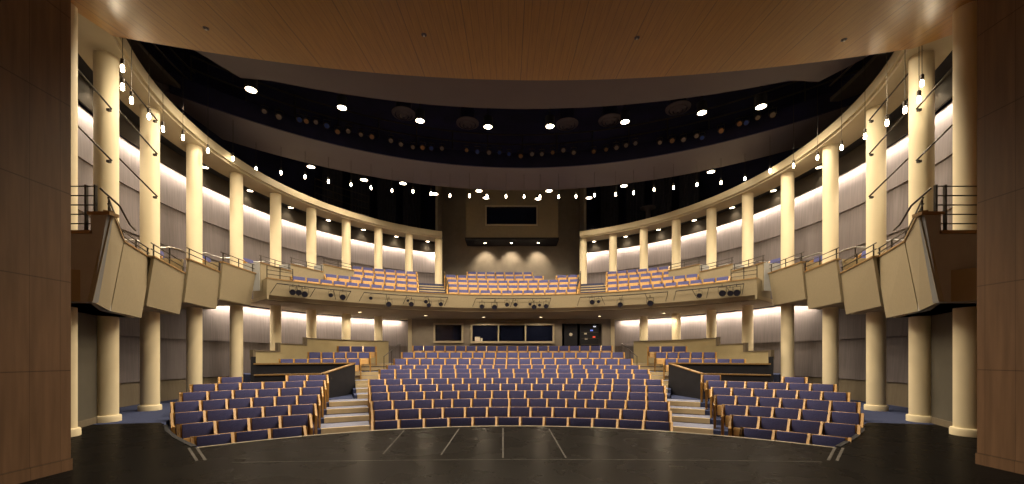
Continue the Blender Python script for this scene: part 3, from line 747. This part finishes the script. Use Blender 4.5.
# pendants
PEN_L = [(122.5,69),(122.5,87.5),(131.5,101),(149,117),(163,129.5),(183,138),(208,151),(233,159),(256,169),(281,173),(305,177),(328.5,182),(351,185),(371,188),(392,191),(413,192),(431,194),(450,196),(469.5,196),(487,196.3),(506,196.5)]
PEN_R = [(524,197),(540,197),(558.6,197),(576,196.5),(594.5,195.5),(615.7,194.5),(633.6,193),(654,190),(673.6,188),(697,185),(721,183),(745,179),(770,171),(793.6,166),(817.5,158),(841.6,148),(865,137),(887,123.5),(905,110.5),(919,100),(922,84)]
bulb = MB().lathe([(0, -.06), (.018, -.056), (.029, -.038), (.031, 0), (.029, .05), (.02, .078), (0, .085)], 14).mesh('bulb', M['bulb'], 60)
sock = MB().lathe([(.0, .08), (.035, .08), (.035, .19), (.012, .21), (0, .21)], 10).mesh('socket', M['metal'], 40)
for i, (u, v) in enumerate(PEN_L+PEN_R):
    d = abs(u-511); h = 7.0 if d < 256 else 7.0-1.1*min(1, (d-256)/133)
    p = at_z(u, v, CAM.z+h)
    if d > 256:      # beside the ring beam: keep clear of it
        k = (u-U0)/F; A = k*k+1; B = 2*(k*CAM.x-RING[1]); D = CAM.x**2+RING[1]**2-9.42**2
        t2 = (-B+sqrt(max(B*B-4*A*D, 0)))/(2*A); t2 = min(t2, p.y) if B*B > 4*A*D else -B/(2*A)
        t2 = max(t2, 8.0 if u < 500 else 8.4)+(.0 if i not in (0, len(PEN_L+PEN_R)-1) else -.05)
        p = at_y(u, v, t2)
    rf, rb = hypot(p.x, p.y-2.35), hypot(p.x, p.y-3.2)
    ztop = 9.4 if rf > 14.6 and rb < 15.95 else 12.8
    if -7.9 < p.x < 8.4 and p.y < -14.9+sqrt(24.4**2-(p.x-.72)**2)+.02: ztop = zc(p.x, p.y)
    if hypot(p.x, p.y-RING[1]) > 9.5 and p.z < 7.9: ztop = 7.96
    s = 'left' if i < len(PEN_L) else 'right'; k = i+1 if s == 'left' else len(PEN_L+PEN_R)-i
    t = thing('pendant_light', 'small glowing bulb pendant on a wire, %s from the %s end' % (ORD[k], s), 'pendant light', p, 0, 'bulb pendants strung around the house')
    link('bulb', bulb, t); link('socket', sock, t)
    obj('wire', MB().tube([(0, 0, .2), (0, 0, ztop-p.z)], .006, 5), M['metal'], t)
# big round house downlights
DL1 = [(251,90),(342,108),(420,121),(488,127),(550,126.5),(625,122),(702,113),(761,107)]
DL2 = [(311,167),(364,180),(403,183.5),(435,194),(479,191),(486,198),(538,199),(549,191),(589,198),(624,186),(711,172)]
E_DL = 850
can = MB().lathe([(.15, 0), (.17, 0), (.17, .35), (.06, .42), (0, .42), (0, .4), (.15, .33), (.15, 0)], 20).mesh('housing', M['black'], 40)
can2 = MB().lathe([(.15, 0), (.17, 0), (.17, .1), (0, .1), (0, .08), (.15, .08), (.15, 0)], 20).mesh('housing', M['black'], 40)
lens = MB().lathe([(0, .005), (.148, .005), (.148, .03), (0, .03)], 20).mesh('lens', M['disc'])
for grp, L, z, nm in (('house lights over the catwalk', DL1, 9.95, 'upper'), ('house lights behind the rear reflector', DL2, 9.375, 'lower')):
    for i, (u, v) in enumerate(L):
        p = at_z(u, v, 9.3 if nm == 'upper' and i in (0, 7) else z)
        t = thing('house_light', 'bright round house light, %s from the left in the %s arc' % (ORD[i+1], nm), 'light', p, 0, grp)
        link('housing', can if nm == 'upper' else can2, t); link('lens', lens, t)
        if nm == 'upper': obj('stem', MB().tube([(0, 0, .4), (0, 0, 12.8-p.z)], .02, 6), M['black'], t)
        spot(p-Vector((0, 0, .03)), E_DL if nm == 'upper' else E_DL*.5, 134, .45, (1, .82, .58), r=.14)
# soffit lights
for i, (u, v) in enumerate(((359.8,312),(425.5,315.5),(483.5,317),(541,317),(599.5,316),(664,313))):
    p = at_z(u, v, 3.46)
    t = thing('soffit_light', 'small round light under the balcony, %s from the left' % ORD[i+1], 'light', p, 0, 'lights under the balcony')
    obj('lens', MB().lathe([(0, -.012), (.075, -.012), (.075, .01), (0, .01)], 14), M['sofdisc'], t)
    obj('trim_ring', MB().lathe([(.075, -.016), (.105, -.016), (.105, .01), (.075, .01), (.075, -.016)], 14), M['soffit'], t)
    spot(p-Vector((0, 0, .03)), 150, 168, .3)
for i, u in enumerate((485, 511.5, 538.2)):
    p = at_y(u, 240.6, 23.55); p.z = wz(238.6)-.07
    t = thing('booth_spotlight', 'small spotlight under the control booth, %s from the left' % ORD[i+1], 'light', p, 0, 'spotlights under the booth')
    obj('lens', MB().lathe([(0, -.03), (.08, -.03), (.08, 0.01), (0, .01)], 14), M['disc'], t)
    obj('trim_ring', MB().lathe([(.08, -.035), (.1, -.035), (.1, .01), (.08, .01), (.08, -.035)], 14), M['black'], t)
    spot(p-Vector((0, 0, .05)), 260, 84, .8, target=(p.x, 24.25, p.z-1.1))

# ------------------------------------------------------------------ ceiling reflectors, catwalk, stage lights
poly = [(-8.6, 9.9), (-8.3, 10.45), (-7.8, 11.47)]+[(x, -9.1+sqrt(22.0**2-(x-.5)**2)) for x in [-7.0+15.0*i/24 for i in range(25)]]+[(8.9, 11.62), (9.4, 10.75), (9.6, 9.9)]
poly += [(x, 9.9+.6*(1-(x/8)**2)) for x in [8-16*i/16 for i in range(17)]]
struct('ceiling_reflector_front', MB().prism(poly, 9.4, 9.6), M['cloud'], label='curved grey acoustic reflector just behind the wood canopy')
AF = [rad(-50)+rad(100)*i/50 for i in range(51)]
poly = [tuple(P((.45, 2.35), 14.55, a).xy) for a in AF]+[tuple(P((.48, 3.2), 16.0, a).xy) for a in [rad(44)-rad(88)*i/50 for i in range(51)]]
struct('ceiling_reflector_rear', MB().prism(poly, 9.4, 9.58), M['cloud'], label='curved grey acoustic reflector in front of the balcony')
C2 = (.45, 2.35)
t = thing('catwalk', 'black curved lighting catwalk above the rear reflector', 'catwalk')
obj('parapet', MB().ring(C2, 14.5, 14.56, 9.38, 9.98, rad(-48), rad(48), 50), M['night'], t)
obj('deck', MB().ring(C2, 14.56, 15.6, 9.6, 9.66, rad(-46), rad(46), 50), M['night'], t)
for z in (10.35, 10.75): obj('rail_bar', MB().tube([P(C2, 14.5, rad(-46)+rad(92)*i/40, z) for i in range(41)], .025, 6), M['metal'], t, 40)
for i in range(17):
    p = P(C2, 14.5, rad(-46)+rad(92)*i/16, 9.98); obj('post', MB().tube([p, p+Vector((0, 0, .8))], .022, 6), M['metal'], t)
can_me = MB().lathe([(.0, -.22), (.09, -.22), (.11, -.1), (.11, .16), (.125, .16), (.125, .2), (.1, .2), (.1, .17)], 14, M=Matrix.Rotation(pi/2, 3, 'X')).mesh('lamp_body', M['black'], 40)
lens_me = {k: MB().lathe([(0, .172), (.1, .172), (.1, .18), (0, .185)], 14, M=Matrix.Rotation(pi/2, 3, 'X')).mesh('lens', M[k]) for k in ('lw', 'lb', 'lo', 'ld')}
ymb = MB()
for s2 in (-1, 1): ymb.box((s2*.14, 0, .1), (.015, .05, .26))
ymb.box((0, 0, .23), (.29, .05, .015)); ymb.tube([(0, 0, .23), (0, 0, .34)], .02, 6)
yoke_me = ymb.mesh('yoke', M['metal'])
def stage_light(p, aim, label, group, lens='lw', s=1.0):
    t = thing('stage_light', label, 'stage light', p, 0, group); t.scale = (s, s, s)
    d = Vector(aim)-Vector(p); t.rotation_euler = (0, 0, atan2(d.x, -d.y))
    pitch = atan2(d.z, hypot(d.x, d.y))
    for nm2, me in (('lamp_body', can_me), ):
        b3 = link(nm2, me, t); b3.rotation_euler = (-pitch, 0, 0); l3 = link('lens', lens_me[lens], b3)
    link('yoke', yoke_me, t); return t
FX = [(264.4,110.5,'lw'),(279,116,'lw'),(299.6,119,'lb'),(306.5,120.5,'lo'),(316,121.5,'lw'),(327,125,'lb'),(337.7,131,'lo'),(348.4,130.5,'lw'),(361,134,'lw'),(372,136,'lo'),(391,140,'lw'),(401,143.7,'lw'),(413,146.6,'lw'),(422.6,146.8,'lo'),(431.4,147.6,'lb'),(442,147.8,'lw'),(466.6,149.6,'lo'),(477.4,151,'lb'),(489,152,'lw'),(499.5,152,'lb'),(509,153.5,'lb'),(520.7,155.4,'lo'),(532,153.5,'lw'),(541.8,153.5,'lw'),(552.6,152,'lo'),(563.3,149.6,'lw'),(573.7,152,'lw'),(593.6,151,'lo'),(606,149,'lo'),(616.4,147,'lw'),(626,144.7,'lw'),(635.3,142.7,'lw'),(659.7,142,'lw'),(672,140,'lo'),(683.4,139,'lw'),(696.4,135.3,'lw'),(702,137,'lb'),(721,130,'lo'),(739.4,123,'lo'),(746,122,'lb'),(757.6,117,'lw'),(772.6,114,'lw')]
for x in (-6.2, -4.1, -2.0, 0, 2.0, 4.1, 6.2):   # unseen spots added behind the canopy edge, to light seat fronts and lower proscenium
    spot((x, 10.1-.02*x*x, 8.6), 560, 150, .5, (1, .82, .58), target=(x*1.2, 12.0, .5), r=.15)
for sg in (-1, 1): spot((sg*6.3, 10.0, 8.7), 140, 100, .7, (1, .82, .58), target=(sg*9.3, 8.6, 3.4), r=.15)  # extra unseen pair, added to brighten the front columns and nearest boxes
for i, (u, v, k) in enumerate(FX):
    x, y = on_circle(u, C2, 14.32); p = Vector((x, y, CAM.z+(V0-v)/F*y))
    stage_light(p, (x*.3, 3, 0), 'black stage light hung along the catwalk, %s from the left' % ORD[i+1], 'stage lights along the catwalk', k, .72+.12*((i*7) % 4)/3)
# balcony front lights on hanging pipes
RP = BF-.24
for i, (u0, u1, y) in enumerate(((277,351,4.02),(364,448,4.02),(476,551,4.02),(580,668,4.02),(676,744,4.02))):
    a0, a1 = ang_on(u0, BALC, RP), ang_on(u1, BALC, RP)
    t = thing('light_pipe', 'thin black lighting pipe on the balcony front, %s from the left' % ORD[i+1], 'pipe', (0, 0, 0), 0, 'lighting pipes on the balcony front')
    obj('pipe', MB().tube([P(BALC, RP, a0+(a1-a0)*j/12, y) for j in range(13)], .02, 6), M['black'], t, 40)
    for j in range(5):
        a = a0+(a1-a0)*j/4; sl = (.012 if j % 2 else -.012)
        obj('hanger', MB().tube([P(BALC, RP, a, y), P(BALC, BF-.005, a+sl, 3.68)], .010, 5), M['black'], t)
BX = [(293,292,.9),(299,292.3,.9),(305,294,.95),(331,295,.7),(343,297,.95),(371,298,.6),(389,304,.95),(408,300.5,.5),(411.5,304,.9),(426,301.5,.7),(429,305,.8),(441,304,.8),(482,306.4,.9),(494.5,307,1.0),(507,304.5,.8),(515.5,304.5,.8),(530,304,.6),(534,306.8,.95),(539.5,305,.6),(546,306,.9),(592,302,.9),(598.3,301.5,.6),(620,304.6,.95),(650,303,1.05),(699,295.4,.8),(722,293,1.0),(730,293,.9),(736.5,292.5,1.0)]
for i, (u, v, s2) in enumerate(BX):
    x, y = on_circle(u, BALC, RP-.02); z = CAM.z+(V0-v)/F*y
    stage_light((x, y, z), (x*.3, 2, .5), 'black stage light on the balcony front, %s from the left' % ORD[i+1], 'stage lights on the balcony front', 'ld', s2*.92)
# round air diffusers above the catwalk
for i, (u, v) in enumerate(((403.7,115.5),(467.6,125),(567,126),(610,122),(678,110))):
    p = at_z(u, v, 10.9)
    t = thing('air_diffuser', 'round ringed air diffuser in the dark ceiling, %s from the left' % ORD[i+1], 'air vent', p, 0, 'round air diffusers')
    for j, (r0, r1, z) in enumerate(((.34, .46, 0), (.2, .3, -.05), (.06, .16, -.1))):
        obj('ring', MB().lathe([(r0, z), (r1, z+.06), (r1, z+.09), (r0, z+.03), (r0, z)], 28), M['cloud'], t, 40)
    obj('duct', MB().lathe([(.3, .09), (.3, 12.75-p.z), (.28, 12.75-p.z)], 20), M['night'], t, 40)
x, y = on_circle(648, RING, 11.6)
t = thing('duct_column', 'dark vertical duct with round diffuser behind the ring beam', 'duct', (x, y, 8.12))
obj('pipe', MB().lathe([(.13, 0), (.13, 1.3), (.2, 1.4), (.42, 1.46), (.42, 1.5), (0, 1.5)], 20), M['cloud'], t, 40)
# follow-spot gallery behind the ring beam, left
a0, a1 = ang_on(315, RING, 11.4), ang_on(369, RING, 11.4)
t = thing('spot_gallery', 'grey gallery edge with rails above the left ring beam', 'gallery')
obj('edge', MB().ring(RING, 11.4, 11.5, 8.75, 9.05, a0, a1, 10), M['cloud'], t)
for h in (.35, .7, 1.05): obj('rail_bar', MB().tube([P(RING, 11.42, a0+(a1-a0)*i/8, 9.05+h) for i in range(9)], .02, 6), M['metal'], t)
for f2 in (0, .33, .66, 1):
    p = P(RING, 11.42, a0+(a1-a0)*f2, 9.05); obj('post', MB().tube([p, p+Vector((0, 0, 1.05))], .022, 6), M['metal'], t)
# side catwalk tubes in the dark above the beam
for sgn in (-1, 1):
    s = 'left' if sgn < 0 else 'right'
    t = thing('side_catwalk', 'dark catwalk with rails in the shadows above the %s ring beam' % s, 'catwalk')
    obj('deck', MB().ring(RING, 10.2, 11.0, 9.6, 9.72, sgn*rad(92), sgn*rad(120), 30), M['header'], t)
    for z in (10.1, 10.5): obj('rail_bar', MB().tube([P(RING, 10.2, sgn*(rad(92)+rad(28)*i/20), z) for i in range(21)], .025, 6), M['metal'], t, 40)
# drapes behind the ring beam
for sgn in (-1, 1):
    s = 'left' if sgn < 0 else 'right'
    for k, deg in enumerate((26, 33, 40, 47)):
        mb = MB(); n = 18; a0 = sgn*rad(deg)
        vs = []
        for i in range(n+1):
            a = a0+sgn*rad(5)*i/n; r2 = 12.5+.05*sin(i*2.1)
            vs += [P(RING, r2, a, 8.2), P(RING, r2, a, 12.6), P(RING, r2+.04, a, 12.6), P(RING, r2+.04, a, 8.2)]
        fs = [(4*i+j, 4*i+(j+1) % 4, 4*i+4+(j+1) % 4, 4*i+4+j) for i in range(n) for j in range(4)]+[(0, 1, 2, 3), (4*n, 4*n+1, 4*n+2, 4*n+3)]
        mb.add(vs, fs)
        tag(obj('drape', mb, mat('dark_drape', (.03, .03, .045), .9, .2), None, 60), 'dark hanging drape above the ring beam, %s from the centre, %s side' % (ORD[k+1], s), 'curtain', 'drapes above the ring beam')
# sprinklers in the canopy
for i, (u, v) in enumerate(((206,28),(424,34.5),(637,37.5),(844,39.5))):
    t2 = 5.24/((V0-v)/F-.14); p = Vector((CAM.x+(u-U0)/F*t2, t2, 6.64+.14*t2))
    t = thing('sprinkler', 'small metal sprinkler head in the wood canopy, %s from the left' % ORD[i+1], 'sprinkler', p, 0, 'canopy sprinklers'); t.scale = (.6, .6, .6)
    obj('plate', MB().lathe([(.09, 0.02), (.09, -.012), (.03, -.02), (0, -.02)], 14), M['cloud'], t, 40)
    obj('head', MB().lathe([(.02, -.01), (.02, -.05), (.035, -.055), (0, -.06)], 10), M['steel'], t)
